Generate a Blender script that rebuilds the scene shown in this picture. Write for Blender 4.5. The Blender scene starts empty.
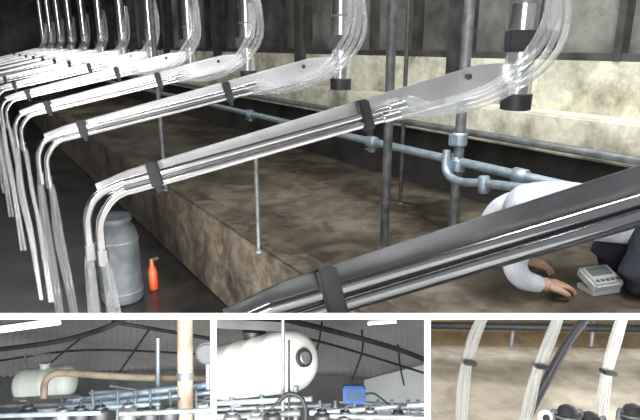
import bpy,bmesh,math,random
from mathutils import Vector,Matrix
random.seed(4)
sc=bpy.context.scene
sc.view_settings.view_transform='Standard'
# ---------------------------------------------------------------- camera
F=554.0
p=math.radians(16.6); th=math.radians(32.6)
hd=Vector((math.sin(th),math.cos(th),0)); rt=Vector((math.cos(th),-math.sin(th),0)); Z=Vector((0,0,1))
fw=hd*math.cos(p)-Z*math.sin(p); up=hd*math.sin(p)+Z*math.cos(p)
C=Vector((0,0,1.5))
cd=bpy.data.cameras.new('camera'); co=bpy.data.objects.new('camera',cd); sc.collection.objects.link(co)
co.matrix_world=Matrix(((rt.x,up.x,-fw.x,C.x),(rt.y,up.y,-fw.y,C.y),(rt.z,up.z,-fw.z,C.z),(0,0,0,1)))
cd.sensor_width=36; cd.lens=F/640*36; cd.clip_start=0.02
sc.camera=co
def ray(px,py): return fw+rt*((px-320)/F)+up*((210-py)/F)
def W(px,py,z): return C+ray(px,py)*z
def ground(px,py,zp):
    r=ray(px,py); return C+r*((zp-C.z)/r.z)
# ---------------------------------------------------------------- materials
MC={}
def mat(name,c1,c2=None,scale=6,rough=.5,metal=0,bump=0,emit=0,alpha=1,detail=6,spec=.5,contrast=(.35,.65),trans=0,blotch=0):
    if name in MC: return MC[name]
    m=bpy.data.materials.new(name); m.use_nodes=True; nt=m.node_tree; b=nt.nodes['Principled BSDF']
    b.inputs['Roughness'].default_value=rough; b.inputs['Metallic'].default_value=metal
    b.inputs['Specular IOR Level'].default_value=spec
    b.inputs['Base Color'].default_value=(*c1,1)
    if trans: b.inputs['Transmission Weight'].default_value=trans; b.inputs['IOR'].default_value=1.3
    if c2 or bump:
        tc=nt.nodes.new('ShaderNodeTexCoord'); n=nt.nodes.new('ShaderNodeTexNoise'); n.inputs['Scale'].default_value=scale; n.inputs['Detail'].default_value=detail
        if detail>8: n.inputs['Roughness'].default_value=.65
        nt.links.new(tc.outputs['Object'],n.inputs['Vector'])
        if c2:
            r=nt.nodes.new('ShaderNodeValToRGB'); r.color_ramp.elements[0].position=contrast[0]; r.color_ramp.elements[1].position=contrast[1]
            r.color_ramp.elements[0].color=(*c1,1); r.color_ramp.elements[1].color=(*c2,1)
            nt.links.new(n.outputs['Fac'],r.inputs[0]); out=r.outputs[0]
            if blotch:
                n2=nt.nodes.new('ShaderNodeTexNoise'); n2.inputs['Scale'].default_value=scale*4.5; n2.inputs['Detail'].default_value=9; n2.inputs['Roughness'].default_value=.7; n2.inputs['Distortion'].default_value=.6
                nt.links.new(tc.outputs['Object'],n2.inputs['Vector'])
                r2=nt.nodes.new('ShaderNodeValToRGB'); r2.color_ramp.elements[0].position=.40; r2.color_ramp.elements[1].position=.58
                k=1-blotch; r2.color_ramp.elements[0].color=(k,k,k,1); r2.color_ramp.elements[1].color=(1,1,1,1)
                nt.links.new(n2.outputs['Fac'],r2.inputs[0])
                mx=nt.nodes.new('ShaderNodeMix'); mx.data_type='RGBA'; mx.blend_type='MULTIPLY'; mx.inputs[0].default_value=1
                nt.links.new(out,mx.inputs[6]); nt.links.new(r2.outputs[0],mx.inputs[7]); out=mx.outputs[2]
                mr=nt.nodes.new('ShaderNodeMapRange'); mr.inputs[3].default_value=rough*.6; mr.inputs[4].default_value=min(1,rough*1.6)
                nt.links.new(n2.outputs['Fac'],mr.inputs[0]); nt.links.new(mr.outputs[0],b.inputs['Roughness'])
            nt.links.new(out,b.inputs['Base Color'])
        if bump:
            bp=nt.nodes.new('ShaderNodeBump'); bp.inputs['Strength'].default_value=bump; bp.inputs['Distance'].default_value=.01
            nt.links.new(n.outputs['Fac'],bp.inputs['Height']); nt.links.new(bp.outputs[0],b.inputs['Normal'])
    if emit:
        b.inputs['Emission Color'].default_value=(*c1,1)
        b.inputs['Emission Strength'].default_value=emit
    if alpha<1: b.inputs['Alpha'].default_value=alpha
    MC[name]=m; return m
STEEL=mat('brushed_steel',(.66,.66,.65),(.8,.79,.78),14,.17,1)
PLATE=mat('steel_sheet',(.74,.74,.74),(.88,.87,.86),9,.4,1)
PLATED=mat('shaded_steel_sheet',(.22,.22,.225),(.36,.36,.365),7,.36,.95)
GALV=mat('galvanised',(.3,.38,.44),(.46,.54,.6),22,.4,.6)
GALVD=mat('galvanised_dull',(.12,.13,.13),(.22,.23,.23),18,.5,.5)
POSTD=mat('dark_post_paint',(.05,.055,.055),(.11,.115,.115),18,.5,.3)
BLACK=mat('black_rubber',(.012,.012,.014),(.03,.03,.032),10,.5)
HOSE=mat('clear_hose',(.88,.9,.9),None,1,.08,0,alpha=.46,spec=.9,trans=.72)
HOSE2=mat('clear_hose_bundle',(.66,.66,.62),None,1,.15,0,alpha=.5,spec=.8,trans=.4)
FLOOR=mat('wet_grey_brown_concrete',(.055,.045,.032),(.23,.195,.145),1.8,.34,0,.7,detail=14,contrast=(.36,.62),blotch=.5)
KERB=mat('grimy_kerb_concrete',(.03,.024,.016),(.16,.125,.085),2.6,.6,0,.9,detail=14,blotch=.55)
PIT=mat('dark_wet_pit',(.012,.011,.01),(.045,.04,.035),3,.3,0,.4,blotch=.4)
DARKW=mat('dark_wall',(.015,.015,.014),(.06,.056,.05),2.5,.8,0,.4,detail=10)
CREAM=mat('peeling_cream_paint',(.26,.24,.17),(.74,.72,.57),2.6,.7,0,.8,detail=14,contrast=(.34,.52),blotch=.25)
UPW=mat('grimy_upper_wall',(.05,.05,.045),(.26,.255,.225),1.3,.7,0,.5,detail=14,blotch=.35)
FRAME=mat('dark_wall_post',(.025,.025,.024),(.065,.065,.06),8,.6)
WHITE=mat('white_board',(.95,.95,.95),None,1,.6)
SKIN=mat('skin',(.46,.28,.2),(.56,.36,.27),20,.55)
HAIR=mat('dark_hair',(.012,.009,.007),(.04,.03,.02),60,.6)
WCL=mat('white_sleeve_cloth',(.45,.48,.54),(.66,.69,.74),8,.8,0,.3,blotch=.15)
NAVY=mat('navy_cloth',(.012,.014,.022),(.03,.034,.05),9,.85,0,.3)
ORANGE=mat('orange_plastic',(.42,.055,.015),(.52,.08,.02),10,.5)
TANK=mat('white_tank_plastic',(.6,.63,.57),(.72,.75,.69),3,.45)
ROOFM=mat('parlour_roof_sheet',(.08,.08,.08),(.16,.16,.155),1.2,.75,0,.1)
ROOFG=mat('roof_sheet_grey',(.28,.275,.265),(.46,.45,.43),1.2,.75,0,.1)
ROOFD=mat('dark_truss',(.015,.015,.015),(.04,.04,.04),5,.7)
TAN=mat('rusty_tan_pipe',(.22,.16,.11),(.38,.31,.23),8,.6,0,.3)
BLUE=mat('blue_plastic',(.03,.09,.28),(.05,.14,.38),8,.4)
SCREEN=mat('lcd_grey_green',(.16,.2,.18),None,1,.2)
LAMP=mat('fluorescent_tube',(1,1,.97),None,1,.3,emit=4)
CONC=mat('tan_concrete',(.24,.205,.15),(.6,.54,.44),2.0,.8,0,.8,detail=14,contrast=(.3,.66),blotch=.3)
CONCB=mat('stained_brown_concrete',(.09,.06,.026),(.24,.175,.09),4,.8,0,.5,detail=10,blotch=.3)
PALE=mat('pale_wall',(.5,.52,.5),(.7,.72,.7),2,.8)
DEVICE=mat('device_shell',(.4,.42,.41),(.5,.52,.51),10,.4)
# ---------------------------------------------------------------- bay planes
T=.0034; ZD=.3
def rowplane(py):
    n=rt.cross(ray(320,py)).normalized()
    return n if n.dot(up)>0 else -n
def colplane(px):
    n=ray(px,210).cross(up).normalized()
    return n if n.dot(rt)>0 else -n
NR=rowplane(316.3); N1=colplane(213.5); N2=colplane(427.5)
def clipset(b):
    o=T/2
    if b=='M': return [(NR,o)]
    if b=='N': return []
    s=[(-NR,o)]
    if b=='L': s+=[(-N1,o)]
    if b=='C': s+=[(N1,o),(-N2,o)]
    if b=='R': s+=[(N2,o)]
    return s
def cr(pts,n=6):
    pts=[Vector(q) for q in pts]
    if len(pts)<3: return pts
    P=[pts[0]*2-pts[1]]+pts+[pts[-1]*2-pts[-2]]; out=[]
    for i in range(1,len(P)-2):
        a,b,c,d=P[i-1:i+3]
        for k in range(n):
            t=k/n
            out.append(.5*((2*b)+(c-a)*t+(2*a-5*b+4*c-d)*t*t+(3*b-a-3*c+d)*t**3))
    out.append(P[-2]); return out
class B:
    def __init__(s,name,bay='M'): s.name=name; s.bay=bay; s.bm=bmesh.new(); s.mats=[]
    def mi(s,m):
        if m not in s.mats: s.mats.append(m)
        return s.mats.index(m)
    def rings(s,cs,rs,us,vs,m,seg=12,cap=True):
        i=s.mi(m); R=[]
        for c,r,u,v in zip(cs,rs,us,vs):
            ru,rv=(r if isinstance(r,tuple) else (r,r))
            R.append([s.bm.verts.new(c+u*(ru*math.cos(2*math.pi*k/seg))+v*(rv*math.sin(2*math.pi*k/seg))) for k in range(seg)])
        for a,b in zip(R,R[1:]):
            for k in range(seg):
                f=s.bm.faces.new((a[k],a[(k+1)%seg],b[(k+1)%seg],b[k])); f.material_index=i; f.smooth=True
        if cap:
            for q in (R[0][::-1],R[-1]):
                f=s.bm.faces.new(q); f.material_index=i; f.smooth=True
        return s
    def tube(s,pts,r,m,seg=12,smooth=True,n=6,cap=True):
        base=[Vector(q) for q in pts]
        P=cr(base,n) if smooth else base
        if isinstance(r,(list,tuple)):
            k=(len(P)-1)/(len(r)-1); rs=[]
            for i in range(len(P)):
                t=i/k; j=min(int(t),len(r)-2); rs.append(r[j]+(r[j+1]-r[j])*(t-j))
        else: rs=[r]*len(P)
        tn=[]
        for i in range(len(P)):
            d=(P[min(i+1,len(P)-1)]-P[max(i-1,0)]); tn.append(d.normalized())
        u=tn[0].orthogonal().normalized(); us=[];vs=[]
        for t in tn:
            u=(u-t*u.dot(t)).normalized(); us.append(u.copy()); vs.append(t.cross(u))
        return s.rings(P,rs,us,vs,m,seg,cap)
    def lathe(s,a,b,prof,m,seg=24):
        a=Vector(a);b=Vector(b);d=(b-a).normalized(); u=d.orthogonal().normalized(); v=d.cross(u)
        return s.rings([a+(b-a)*t for t,r in prof],[max(r,1e-4) for t,r in prof],[u]*len(prof),[v]*len(prof),m,seg)
    def box(s,c,ax,ay,az,sx,sy,sz,m,bev=0):
        c=Vector(c);t=bmesh.new(); bmesh.ops.create_cube(t,size=1)
        for v in t.verts: v.co=Vector((v.co.x*sx,v.co.y*sy,v.co.z*sz))
        if bev: bmesh.ops.bevel(t,geom=t.edges[:],offset=bev,segments=2,affect='EDGES')
        i=s.mi(m); mp={}
        for v in t.verts: mp[v]=s.bm.verts.new(c+ax*v.co.x+ay*v.co.y+az*v.co.z)
        for f in t.faces:
            g=s.bm.faces.new([mp[v] for v in f.verts]); g.material_index=i; g.smooth=bool(bev)
        t.free(); return s
    def ab(s,x0,x1,y0,y1,z0,z1,m,bev=0):
        return s.box(((x0+x1)/2,(y0+y1)/2,(z0+z1)/2),Vector((1,0,0)),Vector((0,1,0)),Z,x1-x0,y1-y0,z1-z0,m,bev)
    def ell(s,c,r,m,axes=None,seg=20):
        ax=axes or (Vector((1,0,0)),Vector((0,1,0)),Z); n=12;c=Vector(c)
        cs=[];rs=[]
        for k in range(n+1):
            a=math.pi*k/n; cs.append(c+ax[2]*(-r[2]*math.cos(a))); rs.append((max(r[0]*math.sin(a),1e-4),max(r[1]*math.sin(a),1e-4)))
        return s.rings(cs,rs,[ax[0]]*(n+1),[ax[1]]*(n+1),m,seg)
    def quad(s,pts,m,nx=1,ny=1,fn=None):
        i=s.mi(m); a,b,c,d=[Vector(q) for q in pts]; G=[]
        for y in range(ny+1):
            G.append([])
            for x in range(nx+1):
                u=x/nx;v=y/ny; q=(a*(1-u)+b*u)*(1-v)+(d*(1-u)+c*u)*v
                if fn: q=fn(q,u,v)
                G[-1].append(s.bm.verts.new(q))
        for y in range(ny):
            for x in range(nx):
                f=s.bm.faces.new((G[y][x],G[y][x+1],G[y+1][x+1],G[y+1][x])); f.material_index=i; f.smooth=bool(fn)
        return s
    def done(s,parent=None,remesh=0):
        bm=s.bm
        bmesh.ops.recalc_face_normals(bm,faces=bm.faces[:])
        for n,o in clipset(s.bay):
            bmesh.ops.bisect_plane(bm,geom=bm.verts[:]+bm.edges[:]+bm.faces[:],plane_co=C+n*o,plane_no=n,clear_inner=True)
        me=bpy.data.meshes.new(s.name); 
        c=Vector((0,0,0))
        if bm.verts:
            c=sum((v.co for v in bm.verts),Vector())/len(bm.verts)
        else:
            bm.free(); return None
        for v in bm.verts: v.co-=c
        bm.to_mesh(me); bm.free()
        for m in s.mats: me.materials.append(m)
        me.set_sharp_from_angle(angle=math.radians(40))
        o=bpy.data.objects.new(s.name,me); sc.collection.objects.link(o); o.location=c
        if parent: o.parent=parent
        if remesh:
            r=o.modifiers.new('r','REMESH'); r.mode='VOXEL'; r.voxel_size=remesh; r.use_smooth_shade=True
            q=o.modifiers.new('s','SMOOTH'); q.factor=.6; q.iterations=6
        return o
def empty(name):
    o=bpy.data.objects.new(name,None); sc.collection.objects.link(o); return o
X=Vector((1,0,0)); Y=Vector((0,1,0))
# ---------------------------------------------------------------- room shell (milking parlour)
B('floor').ab(-2.6,1.21,-1,17,-.1,0,PIT).done()
B('platform_floor').ab(1.25,2.8,-1,17,.3,.5,FLOOR).done()
b=B('platform_kerb'); b.ab(1.15,1.31,-1,17,0,.53,KERB,.012); b.done()
b=B('wall_right'); b.ab(2.8,2.95,-1,17,-.2,1.0,DARKW); b.ab(2.8,2.92,-1,17,1.0,1.42,CREAM)
b.ab(2.86,2.92,-1,17,1.42,3.3,UPW)
for k in range(-2,34): b.ab(2.79,2.86,k*.5+.1,k*.5+.14,1.42,3.3,FRAME)
for k in range(-1,9): b.ab(2.74,2.86,k*2+.62,k*2+.74,1.2,3.3,FRAME)
b.ab(2.8,2.86,-1,17,1.42,1.46,FRAME); b.ab(2.8,2.86,-1,17,2.3,2.36,FRAME)
b.done()
b=B('trim_1'); b.ab(2.62,2.8,-1,17,.94,1.15,CREAM,.012); b.done()
B('wall_back').ab(-2.7,2.95,17,17.15,-.2,3.3,UPW).done()
B('wall_left','N').ab(-2.75,-2.6,-1,17,1.6,3.3,UPW).done()
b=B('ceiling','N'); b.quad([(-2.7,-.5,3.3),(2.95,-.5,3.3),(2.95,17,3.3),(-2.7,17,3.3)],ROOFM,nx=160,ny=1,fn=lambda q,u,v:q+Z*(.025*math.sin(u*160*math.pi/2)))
b.done()
# ---------------------------------------------------------------- swing arms
S=.8
L0=W(97,190,1.17); R0=W(505,76,1.41)
def arm(root,L,R,off,tilt=.2,h0=.04,h1=.074,SH=PLATE,TB=STEEL):
    L=L+off;R=R+off
    a=(R-L).normalized(); ln=(R-L).length
    n=-(a.cross(Z)).normalized()
    if n.dot(C-L)<0: n=-n
    v=(Z-a*Z.dot(a)).normalized()
    v2=(v*math.cos(tilt)-n*math.sin(tilt)); n2=(n*math.cos(tilt)+v*math.sin(tilt))
    b=B('pressed_steel_arm')
    i=b.mi(SH); NS=14
    prof=lambda h:[(h/2+.002,.012),(h/2+.002,0),(h/2-.002,-.002),(-h/2,-.002),(-h/2-.002,.0),(-h/2-.002,.016)]
    rows=[]
    for k in range(NS+1):
        t=k/NS; h=h0+(h1-h0)*t
        if k==NS: t=1.012
        c=L+a*(ln*t)+v2*(.008*t)
        e=1
        if k==NS: e=.55
        if k==0: e=.6
        rows.append([b.bm.verts.new(c+v2*(y*e)+n2*(z)) for y,z in prof(h)]+[b.bm.verts.new(c+v2*(y*e)+n2*(z-.003)) for y,z in prof(h)[::-1]])
    for r0,r1 in zip(rows,rows[1:]):
        m=len(r0)
        for k in range(m):
            f=b.bm.faces.new((r0[k],r0[(k+1)%m],r1[(k+1)%m],r1[k])); f.material_index=i
    for r in(rows[0],rows[-1][::-1]):
        f=b.bm.faces.new(r); f.material_index=i
    for t in(.03,.9):
        c=L+a*ln*t+n2*.001+v2*(.022 if t>.5 else 0); b.lathe(c,c+n2*.006,[(0,.007),(.6,.007),(1,.004)],BLACK,12)
    r=.0088
    offs=[v2*(.000)+n2*.014, v2*(-.0195)+n2*.014]
    ends=[]
    for j,o in enumerate(offs):
        st=L+a*ln*(.70-.02*j)+o
        pts=[st,L+a*ln*.4+o,L+a*.10+o,L+a*.05+o]
        dn=[L-a*(.0-.022*j)+o-Z*.012, L-a*(.022-.020*j)+o-Z*(.045), L-a*(.026-.020*j)+o-Z*(.085),L-a*(.026-.020*j)+o-Z*(.14)]
        b.tube(pts+dn,r,TB,14,n=6)
        ends.append((st,dn[-1]))
        b.tube([st-a*.03,st+a*.012],r+.003,TB,14,smooth=False)
        b.tube([dn[-1]+Z*.03,dn[-1]-Z*.005],r+.0025,TB,14,smooth=False)
    for t in(.12,.61):
        h=h0+(h1-h0)*t
        c=L+a*ln*t+n2*.012-v2*.002
        b.box(c,a,v2,n2,.026,h+.012,.03,BLACK,.004)
        b.box(c-v2*(h/2+.008),a,v2,n2,.014,.02,.014,BLACK,.003)
    b.box(R-n2*.012,a,v2,n2,.05,.03,.016,BLACK,.003)
    b.done(root)
    return a,v2,n2,ends,ln
hp=[(440,108,1.375),(492,92,1.35),(535,60,1.32),(557,18,1.31),(552,-36,1.32),(530,-90,1.37)]
def hoses(root,a,v,n,ends,off,pth=hp,drop=.75):
    b=B('milk_hose_loop')
    for j in range(2):
        for q in range(2):
            st=ends[j][0]
            o0=v*(.008*(q-.5)*2)+n*(.006*(q-.5))
            pts=[st-a*.01,st+a*.03+o0]
            for idx,(x,y,z) in enumerate(pth):
                m=(j*2+q-1.5)
                fan=[.009,.012,.018,.021,.021,.021][idx]
                d=(v*.6+rt*-.8).normalized() if idx>=2 else v
                pts.append(W(x,y,z)+off-d*m*fan+hd*(random.uniform(-.014,.014)))
            b.tube(pts,.0085,HOSE,12,n=7)
    b.done(root)
    b=B('milk_hose_drop')
    for j in range(2):
        for q in range(2):
            e=ends[j][1]; s=(j*2+q-1.5)
            rr=random.uniform
            pts=[e+Z*.02,e-Z*.03+rt*(.006*s),e-Z*.2+rt*(.011*s+rr(-.006,.006))+hd*rr(-.01,.01),e-Z*.42+rt*(.012*s+.008),e-Z*drop+rt*(.014*s+.012+rr(-.01,.01))]
            b.tube(pts,.0085,HOSE,12,n=6)
    b.done(root)
cy=W(520,60,1.41)
def support(root,off):
    b=B('steel_support_tube')
    c=Vector((cy.x,cy.y,0))+off
    zc=lambda y:W(520,y,1.41).z
    zb=zc(110)
    at=lambda z:Vector((c.x,c.y,z))
    b.lathe(at(zb),at(3.2),[(0,.036),(1,.036)],STEEL,28)
    b.lathe(at(zb-.004),at(zc(94)),[(0,.032),(.05,.039),(.95,.04),(1,.037)],BLACK,28)
    b.lathe(at(zc(52)),at(zc(30)),[(0,.038),(.06,.043),(.94,.043),(1,.038)],BLACK,28)
    b.box(at((zc(52)+zc(30))/2)+rt*.01-hd*.04,rt,hd,Z,.12,.025,.05,BLACK,.006)
    b.lathe(at(zc(5)),at(zc(1)),[(0,.0375),(1,.0375)],GALVD,28)
    b.done(root)
for k in range(0,12):
    off=Y*(S*k); ro=empty('milking_swing_arm')
    a,v,n,e,ln=arm(ro,L0,R0,off)
    hoses(ro,a,v,n,e,off)
    support(ro,off)
ro=empty('milking_swing_arm')
L1=W(226,322,.68); R1=W(930,112,.86)
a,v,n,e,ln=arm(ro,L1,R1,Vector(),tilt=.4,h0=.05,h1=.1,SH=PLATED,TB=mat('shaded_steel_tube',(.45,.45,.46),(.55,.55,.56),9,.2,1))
support(ro,-Y*S)
b=B('overhead_milk_line'); b.tube([(1.45,-.5,2.35),(1.45,17,2.35)],.038,STEEL,20,smooth=False)
for k in range(18): b.tube([(1.45,k*.9,2.35),(1.45,k*.9,3.25)],.009,GALVD,8,smooth=False)
b.done()
# ---------------------------------------------------------------- rails and posts
def onX(px,py,Xv):
    r=ray(px,py); return C+r*(Xv/r.x)
rails=empty('galvanised_stall_railing')
b=B('long_rail')
zr=.9
b.tube([(2.2,.85,zr),(2.2,16.5,zr)],.024,GALV,18,smooth=False)
for px in(250,300,372,455,520):
    q=onX(px,45+(px+50)*.235,2.2); q.z=zr; 
    b.lathe(q-Y*.04,q+Y*.04,[(0,.031),(.1,.037),(.9,.037),(1,.031)],GALV,18)
    b.box(q-Z*.045,X,Y,Z,.024,.055,.045,GALV,.004)
    b.tube([q-X*.05-Z*.045,q+X*.05-Z*.045],.007,GALVD,8,smooth=False)
b.done(rails)
b=B('upper_rail'); b.tube([(2.32,-.4,1.04),(2.32,16,1.04)],.02,GALVD,16,smooth=False); b.done(rails)
b=B('bent_gate_rail')
pts=[onX(447,150,2.14),onX(446,170,2.12),onX(458,181,2.1),onX(490,184,2.08),onX(592,196,2.0)]
b.tube(pts,.021,GALV,16,n=8)
b.lathe(onX(484,176,2.08),onX(484,193,2.08),[(0,.024),(.1,.029),(.9,.029),(1,.024)],GALV)
b.done(rails)
def post(px,pyb,r,m,top=3.25,name='stall_post'):
    g=ground(px,pyb,.5); b=B(name)
    b.tube([g,Vector((g.x,g.y,top))],r,m,16,smooth=False)
    b.lathe(g,g+Z*.02,[(0,r*2),(.6,r*2),(1,r*1.2)],m,20)
    return b,g
b,g=post(453,232,.028,GALVD)
for z in(.88,1.02):
    b.lathe(Vector((g.x,g.y,z-.035)),Vector((g.x,g.y,z+.035)),[(0,.034),(.1,.04),(.9,.04),(1,.034)],GALV)
    b.box(Vector((g.x-.045,g.y,z)),X,Y,Z,.05,.035,.06,GALV,.006)
b.done(rails)
for px,py,r,tp,m in((384,250,.022,3.25,POSTD),(259,252,.011,1.05,GALVD),(400,205,.013,3.25,POSTD),(166,190,.016,3.25,POSTD)):
    b,g=post(px,py,r,m,top=tp)
    if tp<2: b.tube([Vector((g.x,g.y,tp)),Vector((g.x+.03,g.y,tp+.05)),Vector((g.x+.2,g.y,tp+.07))],r,GALVD,12)
    b.done(rails)
# ---------------------------------------------------------------- milk can + bottle in the pit
g=ground(123,298,0.0)
def lat(name,g,prof,m,extra=None,seg=28):
    b=B(name); hmax=prof[-1][0]
    b.lathe(g,g+Z*hmax,[(z/hmax,r) for z,r in prof],m,seg)
    if extra: extra(b,g)
    return b.done()
def canx(b,g):
    for z in(.06,.38): b.lathe(g+Z*z,g+Z*(z+.015),[(0,.124),(.5,.13),(1,.124)],GALVD)
CAN=mat('matte_grey_can',(.04,.046,.05),(.085,.098,.103),9,.7,.2)
lat('milk_can',g,[(0,.115),(.01,.125),(.4,.125),(.45,.115),(.48,.09),(.5,.088),(.505,.1),(.53,.1),(.54,.07),(.55,.02)],CAN,canx)
g=ground(154,289,.0)
def bx(b,g):
    b.box(g+Z*.205+X*.015,X,Y,Z,.06,.02,.018,BLACK,.004)
lat('spray_bottle',g,[(0,.024),(.01,.028),(.12,.028),(.15,.02),(.165,.013),(.19,.013),(.21,.01)],ORANGE,bx)
# ---------------------------------------------------------------- person crouched on hands and knees + meter
G=ground(548,303,.5)
hx=rt; hy=hd
def Pp(a,bb,c): return G+hx*a+hy*bb+Z*c
root=empty('person')
b=B('trousers')
for s in(-1,1):
    b.tube([Pp(.44,.19+s*.09,.28),Pp(.42,.19+s*.12,.18),Pp(.36,.19+s*.12,.07)],[.1,.085,.065],NAVY,18)
    b.tube([Pp(.36,.19+s*.12,.07),Pp(.52,.19+s*.12,.062),Pp(.70,.19+s*.12,.05)],[.06,.055,.04],NAVY,18)
    b.tube([Pp(.69,.19+s*.12,.05),Pp(.74,.19+s*.12,.035),Pp(.80,.19+s*.12,.02)],[.04,.045,.03],NAVY,14)
b.ell(Pp(.46,.19,.28),(.11,.17,.11),NAVY,(hx,hy,Z))
b.done(root,.012)
b=B('shirt')
b.tube([Pp(.46,.19,.29),Pp(.28,.19,.315),Pp(.08,.19,.335),Pp(-.06,.19,.325),Pp(-.13,.19,.30)],[.11,.115,.125,.12,.06],WCL,24)
for s in(-1,1):
    y=.19+s*.17
    b.ell(Pp(-.04,.19+s*.12,.315),(.08,.08,.075),WCL,(hx,hy,Z))
    b.tube([Pp(-.06,.19+s*.13,.315),Pp(-.11,y,.27),Pp(-.15,y+s*.01,.18),Pp(-.11,y-s*.0,.10),Pp(-.02,y-s*.03,.058)],[.07,.062,.05,.045,.036],WCL,18)
b.done(root,.01)
b=B('head')
hc=Pp(-.17,.17,.19); fwd=(hx*.25-Z*.85+hy*.3).normalized(); hu=(-hx*.7-Z*.6+hy*.1).normalized(); hu=(hu-fwd*hu.dot(fwd)).normalized(); hs=fwd.cross(hu)
b.ell(hc,(.072,.09,.11),SKIN,(hs,fwd,hu))
b.tube([Pp(-.1,.19,.29),Pp(-.145,.18,.23)],[.058,.055],SKIN,16,smooth=False)
b.ell(hc+fwd*.095-hu*.01,(.013,.018,.022),SKIN,(hs,fwd,hu)); b.ell(hc+fwd*.065-hu*.072,(.035,.03,.03),SKIN,(hs,fwd,hu))
for s in(-1,1): b.ell(hc+hs*s*.073-fwd*.005,(.01,.02,.03),SKIN,(hs,fwd,hu))
b.done(root,.006)
b=B('face_details')
for s in(-1,1):
    b.ell(hc+fwd*.084+hs*s*.03+hu*.008,(.011,.007,.007),PALE,(hs,fwd,hu)); b.ell(hc+fwd*.09+hs*s*.03+hu*.008,(.005,.004,.005),BLACK,(hs,fwd,hu))
    b.ell(hc+fwd*.086+hs*s*.03+hu*.026,(.017,.006,.004),HAIR,(hs,fwd,hu))
b.ell(hc+fwd*.09-hu*.052,(.022,.007,.006),mat('lips',(.4,.14,.12)),(hs,fwd,hu))
b.done(root)
b=B('hair')
b.ell(hc+hu*.022-fwd*.022,(.081,.088,.106),HAIR,(hs,fwd,hu)); b.done(root)
def hand(wr,d,s,name):
    d=d.normalized(); nn=Z.copy(); nn=(nn-d*nn.dot(d)).normalized(); w=d.cross(nn)*s
    b=B(name)
    b.tube([wr-d*.03,wr,wr+d*.03],[.026,.025,.03],SKIN,14)
    b.ell(wr+d*.05,(.052,.041,.017),SKIN,(d,w,nn))
    for j,(o,l) in enumerate(((-.031,.07),(-.011,.08),(.011,.075),(.03,.058))):
        k=wr+d*.09+w*o
        b.tube([k-d*.02,k+nn*.003,k+d*l*.45+nn*-.002,k+d*l*.8-nn*.016,k+d*l-nn*.032],[.011,.011,.010,.0095,.008],SKIN,10)
    b.tube([wr+d*.02-w*.028,wr+d*.05-w*.055-nn*.004,wr+d*.08-w*.064-nn*.014,wr+d*.1-w*.058-nn*.022],[.015,.0135,.0115,.0095],SKIN,10)
    return b.done(root,.0033)
for s in(-1,1):
    y=.19+s*.17
    hand(Pp(-.015,y-s*.03,.06),hx*.9-Z*.16+hy*(.3 if s<0 else -.2),s,'hand_%s'%('near' if s<0 else 'far'))
b=B('digital_milk_meter'); g=ground(598,290,.5); ax=(rt*.95+hd*.3).normalized(); ay=Z.cross(ax)
tz=(Z*.93-ay*.35).normalized(); ty=tz.cross(ax)
b.box(g+Z*.055,ax,ty,tz,.15,.12,.045,DEVICE,.01)
b.box(g+Z*.055+tz*.0235+ty*.02,ax,ty,tz,.105,.05,.004,SCREEN,.001)
for k in range(5): b.box(g+Z*.055+tz*.0245-ty*.034+ax*(-.05+.025*k),ax,ty,tz,.016,.015,.006,GALVD,.002)
b.box(g+Z*.012,ax,ay,Z,.14,.1,.024,DEVICE,.004)
b.tube([g+ax*.07+Z*.05,g+ax*.10+Z*.05-ay*.05,g+ax*.11+Z*.01-ay*.1,g+ax*.1+Z*.008-ay*.2],.005,BLACK,8)
b.done()
# ================================================================ bay L : plant room with tank
def slab(b,p0,p1,w,h,m):
    p0=Vector(p0);p1=Vector(p1);a=(p1-p0).normalized(); v=(up-a*up.dot(a)).normalized(); n=a.cross(v)
    b.box((p0+p1)/2,a,v,n,(p1-p0).length,w,h,m); return b
b=B('ceiling_plant_room','L')
b.quad([W(-30,300,3.6),W(245,300,4.6),W(245,388,7.0),W(-30,378,6.4)],ROOFG,nx=480,ny=8,fn=lambda q,u,v:q+up*(.011*math.sin(u*42*2*math.pi)+.25*math.sin(v*math.pi)))
b.done()
b=B('roof_truss','L')
def tr(l,r,m,b,sm=True): b.tube([W(*q) for q in l],r,m,8,smooth=sm)
tr([(-20,352,4.3),(60,341,4.1),(110,326,3.9),(135,310,3.8)],.020,ROOFD,b)
tr([(112,322,4.0),(160,330,4.2),(230,342,4.4)],.015,ROOFD,b)
tr([(-10,362,5.0),(90,350,4.9),(230,356,5.1)],.010,ROOFD,b)
tr([(85,335,4.0),(60,355,4.8),(40,372,5.6)],.009,ROOFD,b)
tr([(150,328,4.1),(135,350,5.0),(118,374,6.0)],.009,ROOFD,b)
b.done()
b=B('wall_plant_room','L'); b.quad([W(-30,371,6.4),W(245,371,6.4),W(245,440,6.4),W(-30,440,6.4)],mat('plant_wall',(.04,.045,.045),(.17,.18,.18),1.8,.8)); b.done()
b=B('fluorescent_lamp','L'); s0=W(-5,331,3.3); s1=W(60,322,3.3)
slab(b,s0+up*.02,s1+up*.02,.02,.06,PALE); b.tube([s0-up*.004,s1-up*.004],.012,LAMP,10,smooth=False); b.done()
def tank(b,a,c,r,m,seg=36,ribs=5):
    pr=[(0,.0),(.004,r*.3),(.02,r*.62),(.05,r*.85),(.09,r*.96),(.13,r)]
    for k in range(ribs):
        t=.18+.64*k/(ribs-1)
        pr+=[(t-.014,r),(t-.008,r*1.008),(t+.008,r*1.008),(t+.014,r)]
    pr+=[(.87,r),(.91,r*.96),(.95,r*.85),(.98,r*.62),(.996,r*.3),(1,.0)]
    b.lathe(a,c,pr,m,seg)
wt=empty('water_tank')
b=B('tank_body','L'); a=W(16,386,4.2);c=W(75,380,4.2); tank(b,a,c,.118,TANK,ribs=3)
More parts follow.
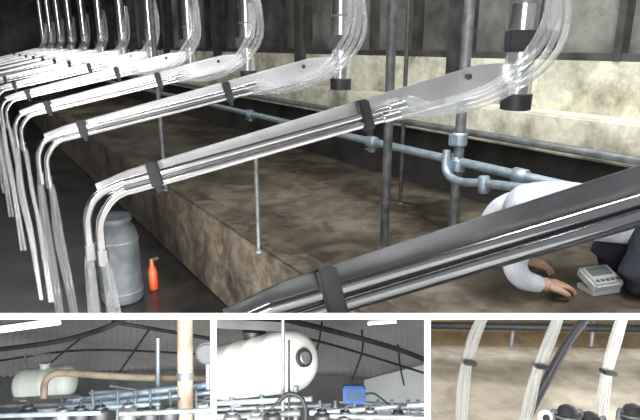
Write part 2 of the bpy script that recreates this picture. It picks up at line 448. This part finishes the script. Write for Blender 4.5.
b.lathe(W(45,369,4.2),W(45,363,4.2),[(0,.035),(.7,.035),(.8,.04),(1,.04)],TANK)
b.done(wt)
b=B('tank_stand','L')
for px in(28,62):
    for dz in(-.07,.07): b.tube([W(px,398,4.2+dz),W(px,420,4.2+dz)],.012,GALVD,8,smooth=False)
b.tube([W(14,399,4.1),W(80,396,4.1)],.014,GALVD,8,smooth=False)
for px in(25,36,50): b.tube([W(px,370,4.2),W(px,353,4.2)],.007,GALVD,8,smooth=False)
b.tube([W(25,355,4.2),W(50,354,4.2)],.007,GALVD,8,smooth=False)
b.done(wt)
b=B('insulated_pipe','L')
b.tube([W(44,398,3.7),W(45,383,3.7),W(52,375,3.7),W(66,373,3.7),W(110,376,3.7),W(160,378,3.7),W(225,378,3.7)],.023,TAN,14); b.done()
b=B('roof_column','L'); b.tube([W(185,300,3.2),W(185.5,440,3.2)],.045,TAN,20,smooth=False)
b.lathe(W(185,372,3.2),W(185,379,3.2),[(0,.05),(1,.05)],GALVD); b.done()
b=B('slim_post','L'); b.tube([W(158,338,3.6),W(158,440,3.6)],.014,GALV,12,smooth=False); b.done()
mf=empty('milk_pipe_manifold')
b=B('pipes','L')
LB=mat('pale_blue_pipe',(.2,.28,.35),(.36,.45,.52),10,.3,.5)
for (x0,y0,x1,y1,z,r,m) in((68,402,215,384,3.4,.02,LB),(60,408,215,392,3.35,.013,LB),(80,398,140,416,3.4,.016,GALVD),(20,413,160,404,3.1,.014,LB),(110,386,215,402,3.5,.011,GALVD),(0,406,70,404,3.6,.012,GALVD),(-5,416,100,413,2.9,.012,GALV),(120,414,215,410,2.9,.014,GALVD),(90,393,180,388,3.6,.012,LB)):
    b.tube([W(x0,y0,z),W(x1,y1,z-.05)],r,m,12,smooth=False)
for px in(92,118,136,150,170,196): b.tube([W(px,390,3.3),W(px+random.uniform(-3,3),425,3.3)],.009,GALVD,8,smooth=False)
b.done(mf)
for px,py,mm in((28,412,BLACK),(62,415,GALVD),(80,413,BLACK),(100,412,BLACK),(128,410,GALVD),(150,414,BLACK),(170,412,BLACK),(203,410,GALV)):
    b=B('milk_jar','L'); z=3.0
    b.lathe(W(px,py+12,z),W(px,py-6,z),[(0,.02),(.1,.045),(.5,.05),(.75,.045),(.85,.02),(.9,.03),(1,.028)],mm,20)
    b.tube([W(px,py-5,z),W(px+2,py-12,z),W(px+10,py-13,z)],.008,BLACK,8); b.done(mf)
b=B('pressure_gauge','L'); c=W(208,352,3.0); b.lathe(c,c-fw*.04,[(0,.05),(.8,.06),(.85,.05),(1,.048)],BLACK,28)
b.tube([c,c-up*.12,c-up*.2],.013,GALVD,10); b.done()
# ================================================================ bay C : big tank
b=B('ceiling_tank_room','C')
b.quad([W(200,300,4.2),W(450,300,5.0),W(450,392,7.6),W(200,384,7.2)],ROOFG,nx=480,ny=8,fn=lambda q,u,v:q+up*(.012*math.sin(u*38*2*math.pi)+.3*math.sin(v*math.pi)))
b.done()
b=B('roof_truss','C')
tr([(270,316,4.0),(340,333,4.3),(400,350,4.6),(440,366,5.0)],.022,ROOFD,b)
tr([(290,334,4.4),(350,350,4.8),(440,378,5.4)],.011,ROOFD,b)
tr([(322,322,4.2),(318,345,5.0),(308,372,5.8)],.009,ROOFD,b)
tr([(362,330,4.4),(362,352,5.0),(352,380,5.8)],.009,ROOFD,b)
tr([(398,345,4.6),(400,365,5.2),(404,385,5.8)],.009,ROOFD,b)
b.done()
b=B('wall_tank_room','C')
b.quad([W(200,368,7.0),W(372,378,7.0),W(372,440,7.0),W(200,440,7.0)],mat('tank_wall',(.1,.1,.095),(.2,.2,.19),1.5,.8))
b.quad([W(364,380,6.9),W(450,358,6.2),W(450,440,6.2),W(364,440,6.9)],mat('tank_wall_pale',(.6,.61,.6),(.85,.87,.85),1.5,.8))
b.done()
st=empty('storage_tank')
b=B('tank_body','C')
a=W(214,374,3.6);c=W(303,358,2.95); tank(b,a,c,.17,TANK,44,4)
d=(c-a).normalized()
b.lathe(c-d*.012,c+d*.02,[(0,.055),(.2,.055),(.21,.05),(1,.048)],BLACK,28)
b.lathe(c+d*.02,c+d*.028,[(0,.036),(1,.03)],GALVD,24)
m=(a+c)/2+up*.165; b.lathe(m,m+up*.05,[(0,.06),(.6,.06),(.62,.07),(1,.07)],BLACK,24)
b.done(st)
b=B('tank_stand','C')
for px,py,z in((232,398,3.3),(262,397,3.1),(296,392,2.9)):
    b.tube([W(px,py-6,z),W(px,440,z)],.014,GALVD,10,smooth=False)
b.tube([W(205,404,3.0),W(312,399,2.8)],.013,GALV,12,smooth=False)
b.tube([W(205,410,3.0),W(330,405,2.8)],.01,GALVD,12,smooth=False)
b.tube([W(283,318,2.75),W(283,440,2.75)],.010,GALVD,12,smooth=False)
b.tube([W(289,340,2.74),W(289,440,2.74)],.007,BLACK,10,smooth=False)
b.done(st)
b=B('dark_ridge_beam','C'); slab(b,W(205,322,3.0),W(284,326,3.0),.05,.05,ROOFD); b.done()
b=B('black_drain_hose','C'); b.tube([W(276,404,2.7),W(288,394,2.7),W(301,398,2.7),W(306,412,2.7),W(304,430,2.7)],.011,BLACK,12); b.done()
b=B('control_box','C'); c=W(354,394,3.2)
b.box(c,(rt-up*.04).normalized(),up,fw,.13,.1,.06,BLUE,.008); b.box(c-fw*.032,rt,up,fw,.085,.055,.004,mat('box_face',(.05,.1,.2)),.001)
b.tube([c-up*.05,c-up*.2],.012,GALV,10,smooth=False); b.tube([c+rt*.065,c+rt*.12+up*.0,c+rt*.2-up*.06],.006,BLACK,8); b.done()
b=B('fluorescent_lamp','C'); s0=W(368,323,3.6); s1=W(396,321,3.6); slab(b,s0+up*.012,s1+up*.012,.015,.05,PALE); b.tube([s0-up*.004,s1-up*.004],.010,LAMP,10,smooth=False); b.done()
mf=empty('milk_pipe_run')
b=B('pipes','C')
for (x0,y0,x1,y1,z,r,m) in((310,413,430,404,2.7,.014,GALV),(315,408,430,412,2.9,.011,GALVD),(215,417,300,413,2.6,.014,GALVD),(330,416,430,418,2.5,.013,GALVD),(340,402,425,406,3.3,.01,GALVD)):
    b.tube([W(x0,y0,z),W(x1,y1,z-.08)],r,m,12,smooth=False)
for px in(320,335,378,392,408,418): b.tube([W(px,400,2.8),W(px+2,430,2.8)],.009,GALVD,8,smooth=False)
b.done(mf)
for px,py,mm in((232,416,BLACK),(256,417,GALVD),(272,415,BLACK),(322,415,BLACK),(345,416,BLACK),(370,414,GALVD),(398,416,BLACK)):
    b=B('milk_jar','C'); z=2.5
    b.lathe(W(px,py+12,z),W(px,py-5,z),[(0,.02),(.1,.038),(.5,.042),(.75,.036),(.85,.018),(.9,.024),(1,.022)],mm,20)
    b.tube([W(px,py-4,z),W(px+2,py-10,z),W(px+9,py-11,z)],.007,BLACK,8); b.done(mf)
# ================================================================ bay R : concrete stall floor with hanging hoses
b=B('floor_stall','R'); b.quad([W(415,345,2.2),W(660,349,2.2),W(660,450,1.45),W(415,446,1.45)],CONC); b.done()
b=B('wall_stall_step','R'); b.quad([W(415,300,2.25),W(660,300,2.25),W(660,334,2.25),W(415,330,2.25)],CONCB)
b.quad([W(415,330,2.25),W(660,334,2.25),W(660,349,2.2),W(415,345,2.2)],CONCB); b.done()
b=B('black_stall_pipe','R'); b.tube([W(415,325,2.0),W(660,329,2.0)],.014,BLACK,14,smooth=False); b.tube([W(415,316,1.9),W(660,318,1.9)],.012,GALVD,14,smooth=False); b.done()
def bundle(pts,z,cl,r=.0058):
    b=B('clear_milk_hose','R')
    for s in range(4):
        o=(s-1.5)*2.9
        b.tube([W(x+o*(1 if i%2 else .8),y,z+((s%2)*.012)) for i,(x,y) in enumerate(pts)],r*.92,HOSE2,10,n=7)
    b.box(W(cl[0],cl[1],z-.004),(rt-up*.15).normalized(),(up+rt*.15).normalized(),fw,.03,.01,.03,BLACK,.002)
    b.done()
bundle([(482,318.5),(475,335),(467,362),(463,390),(461,430)],1.3,(469,362))
bundle([(558,318.5),(549,342),(537,372),(530,400),(524,430)],1.3,(541,366))
bundle([(622,318.5),(615,342),(607,372),(603,400),(600,430)],1.3,(608,372))
b=B('black_vacuum_hose','R'); b.tube([W(585,319,1.36),W(568,342,1.36),W(549,376,1.36),(W(534,404,1.36)),W(520,432,1.36)],.011,BLACK,14); b.done()
for px in(512,592):
    b=B('slim_stall_rod','R'); b.tube([W(px+2,319,2.05),W(px-1,346,2.05)],.008,GALVD,10,smooth=False); b.done()
for px,py in((567,414),(590,421),(633,413)):
    b=B('milking_claw','R'); z=1.2; c=W(px,py,z)
    b.lathe(c-up*.03,c+up*.02,[(0,.012),(.1,.022),(.5,.025),(.55,.028),(.62,.028),(.65,.023),(.9,.016),(1,.006)],BLACK,24)
    b.lathe(c-up*.004,c+up*.0,[(0,.029),(1,.029)],GALVD,24)
    for s in(-1,1): b.tube([c+rt*s*.02,c+rt*s*.03+up*.006,c+rt*s*.034-up*.03],.005,GALVD,8)
    b.done()
b=B('liner_ring','R'); c=W(545,417,1.2)
b.lathe(c+fw*.006,c-fw*.006,[(0,.012),(.2,.016),(.8,.016),(1,.012)],PALE,28); b.lathe(c-fw*.006,c-fw*.009,[(0,.008),(1,.007)],BLACK,20); b.done()
# ================================================================ white dividers added to form the gaps between the views
def prism(b,ca,cb,nrm,z0,z1):
    q=[]
    for (x,y) in(ca,cb):
        for z in(z0,z1):
            for s in(-1,1): q.append(b.bm.verts.new(W(x,y,z)+nrm*(s*T/2)))
    a0,a1,a2,a3,b0,b1,b2,b3=q
    for f in((a0,a1,b1,b0),(a2,b2,b3,a3),(a0,b0,b2,a2),(a1,a3,b3,b1),(a0,a2,a3,a1),(b0,b1,b3,b2)): b.bm.faces.new(f)
b=B('gap_divider_shelf','N'); b.mi(WHITE)
prism(b,(-60,316.3),(700,316.3),NR,ZD,2.0); b.done()
for px,n in((213.5,N1),(427.5,N2)):
    b=B('gap_divider_upright','N'); b.mi(WHITE); prism(b,(px,317.5),(px,470),n,ZD+.0005,2.0); b.done()
# ================================================================ lights
def area(name,loc,tgt,sx,sy,e,col=(1,1,1)):
    l=bpy.data.lights.new(name,'AREA'); l.shape='RECTANGLE'; l.size=sx; l.size_y=sy; l.energy=e; l.color=col
    o=bpy.data.objects.new(name,l); sc.collection.objects.link(o); o.location=loc
    o.rotation_euler=(Vector(tgt)-Vector(loc)).to_track_quat('-Z','Y').to_euler(); return o
area('roof_fill_light',(.3,2.5,3.1),(.6,2.5,0),.25,4,80)  # added light under the roof, no fixture; gives the steel bright reflections
area('roof_fill_light_far',(.3,9,3.1),(.6,9,0),.25,6,80)  # same added roof light for the far arms
area('front_fill_light',(-1.8,-1.2,2.3),(1.2,2,1),1.2,1.6,110,(.96,.98,1))  # added fill from the camera side to brighten the plates; no doorway there
area('stall_fill_light',(2.1,1.2,3.0),(2.1,1.5,.5),.3,2,32)  # added unseen light that brightens the stalls from above
area('wall_wash_light',(1.7,.8,3.0),(2.8,1.2,1.3),.3,1.6,50)  # added wash to brighten the near part of the upper wall
area('plant_room_fill_light',W(100,470,2.2),W(100,350,5),1.2,.8,58)  # added fill from below the view, apart from the fluorescent lamp
area('tank_room_fill_light',W(350,480,1.9),W(330,350,5),1.0,.6,38)  # added fill below the tank view, aimed up at the roof
area('stall_floor_fill_light',W(740,420,1.3),W(530,385,1.9),.5,.5,6)  # added side fill for the concrete, out of view to the right
area('stall_floor_fill_light_2',W(540,560,.7),W(530,360,2.0),.5,.3,3.6)  # second added fill, below the camera
l=bpy.data.lights.new('camera_fill_light','POINT'); l.energy=4.2; l.shadow_soft_size=.03  # added point light at the camera to whiten the divider edges
o=bpy.data.objects.new('camera_fill_light',l); sc.collection.objects.link(o); o.location=C-fw*.03
w=bpy.data.worlds.new('world'); sc.world=w; w.use_nodes=True
w.node_tree.nodes['Background'].inputs[0].default_value=(.87,.9,.94,1); w.node_tree.nodes['Background'].inputs[1].default_value=.36
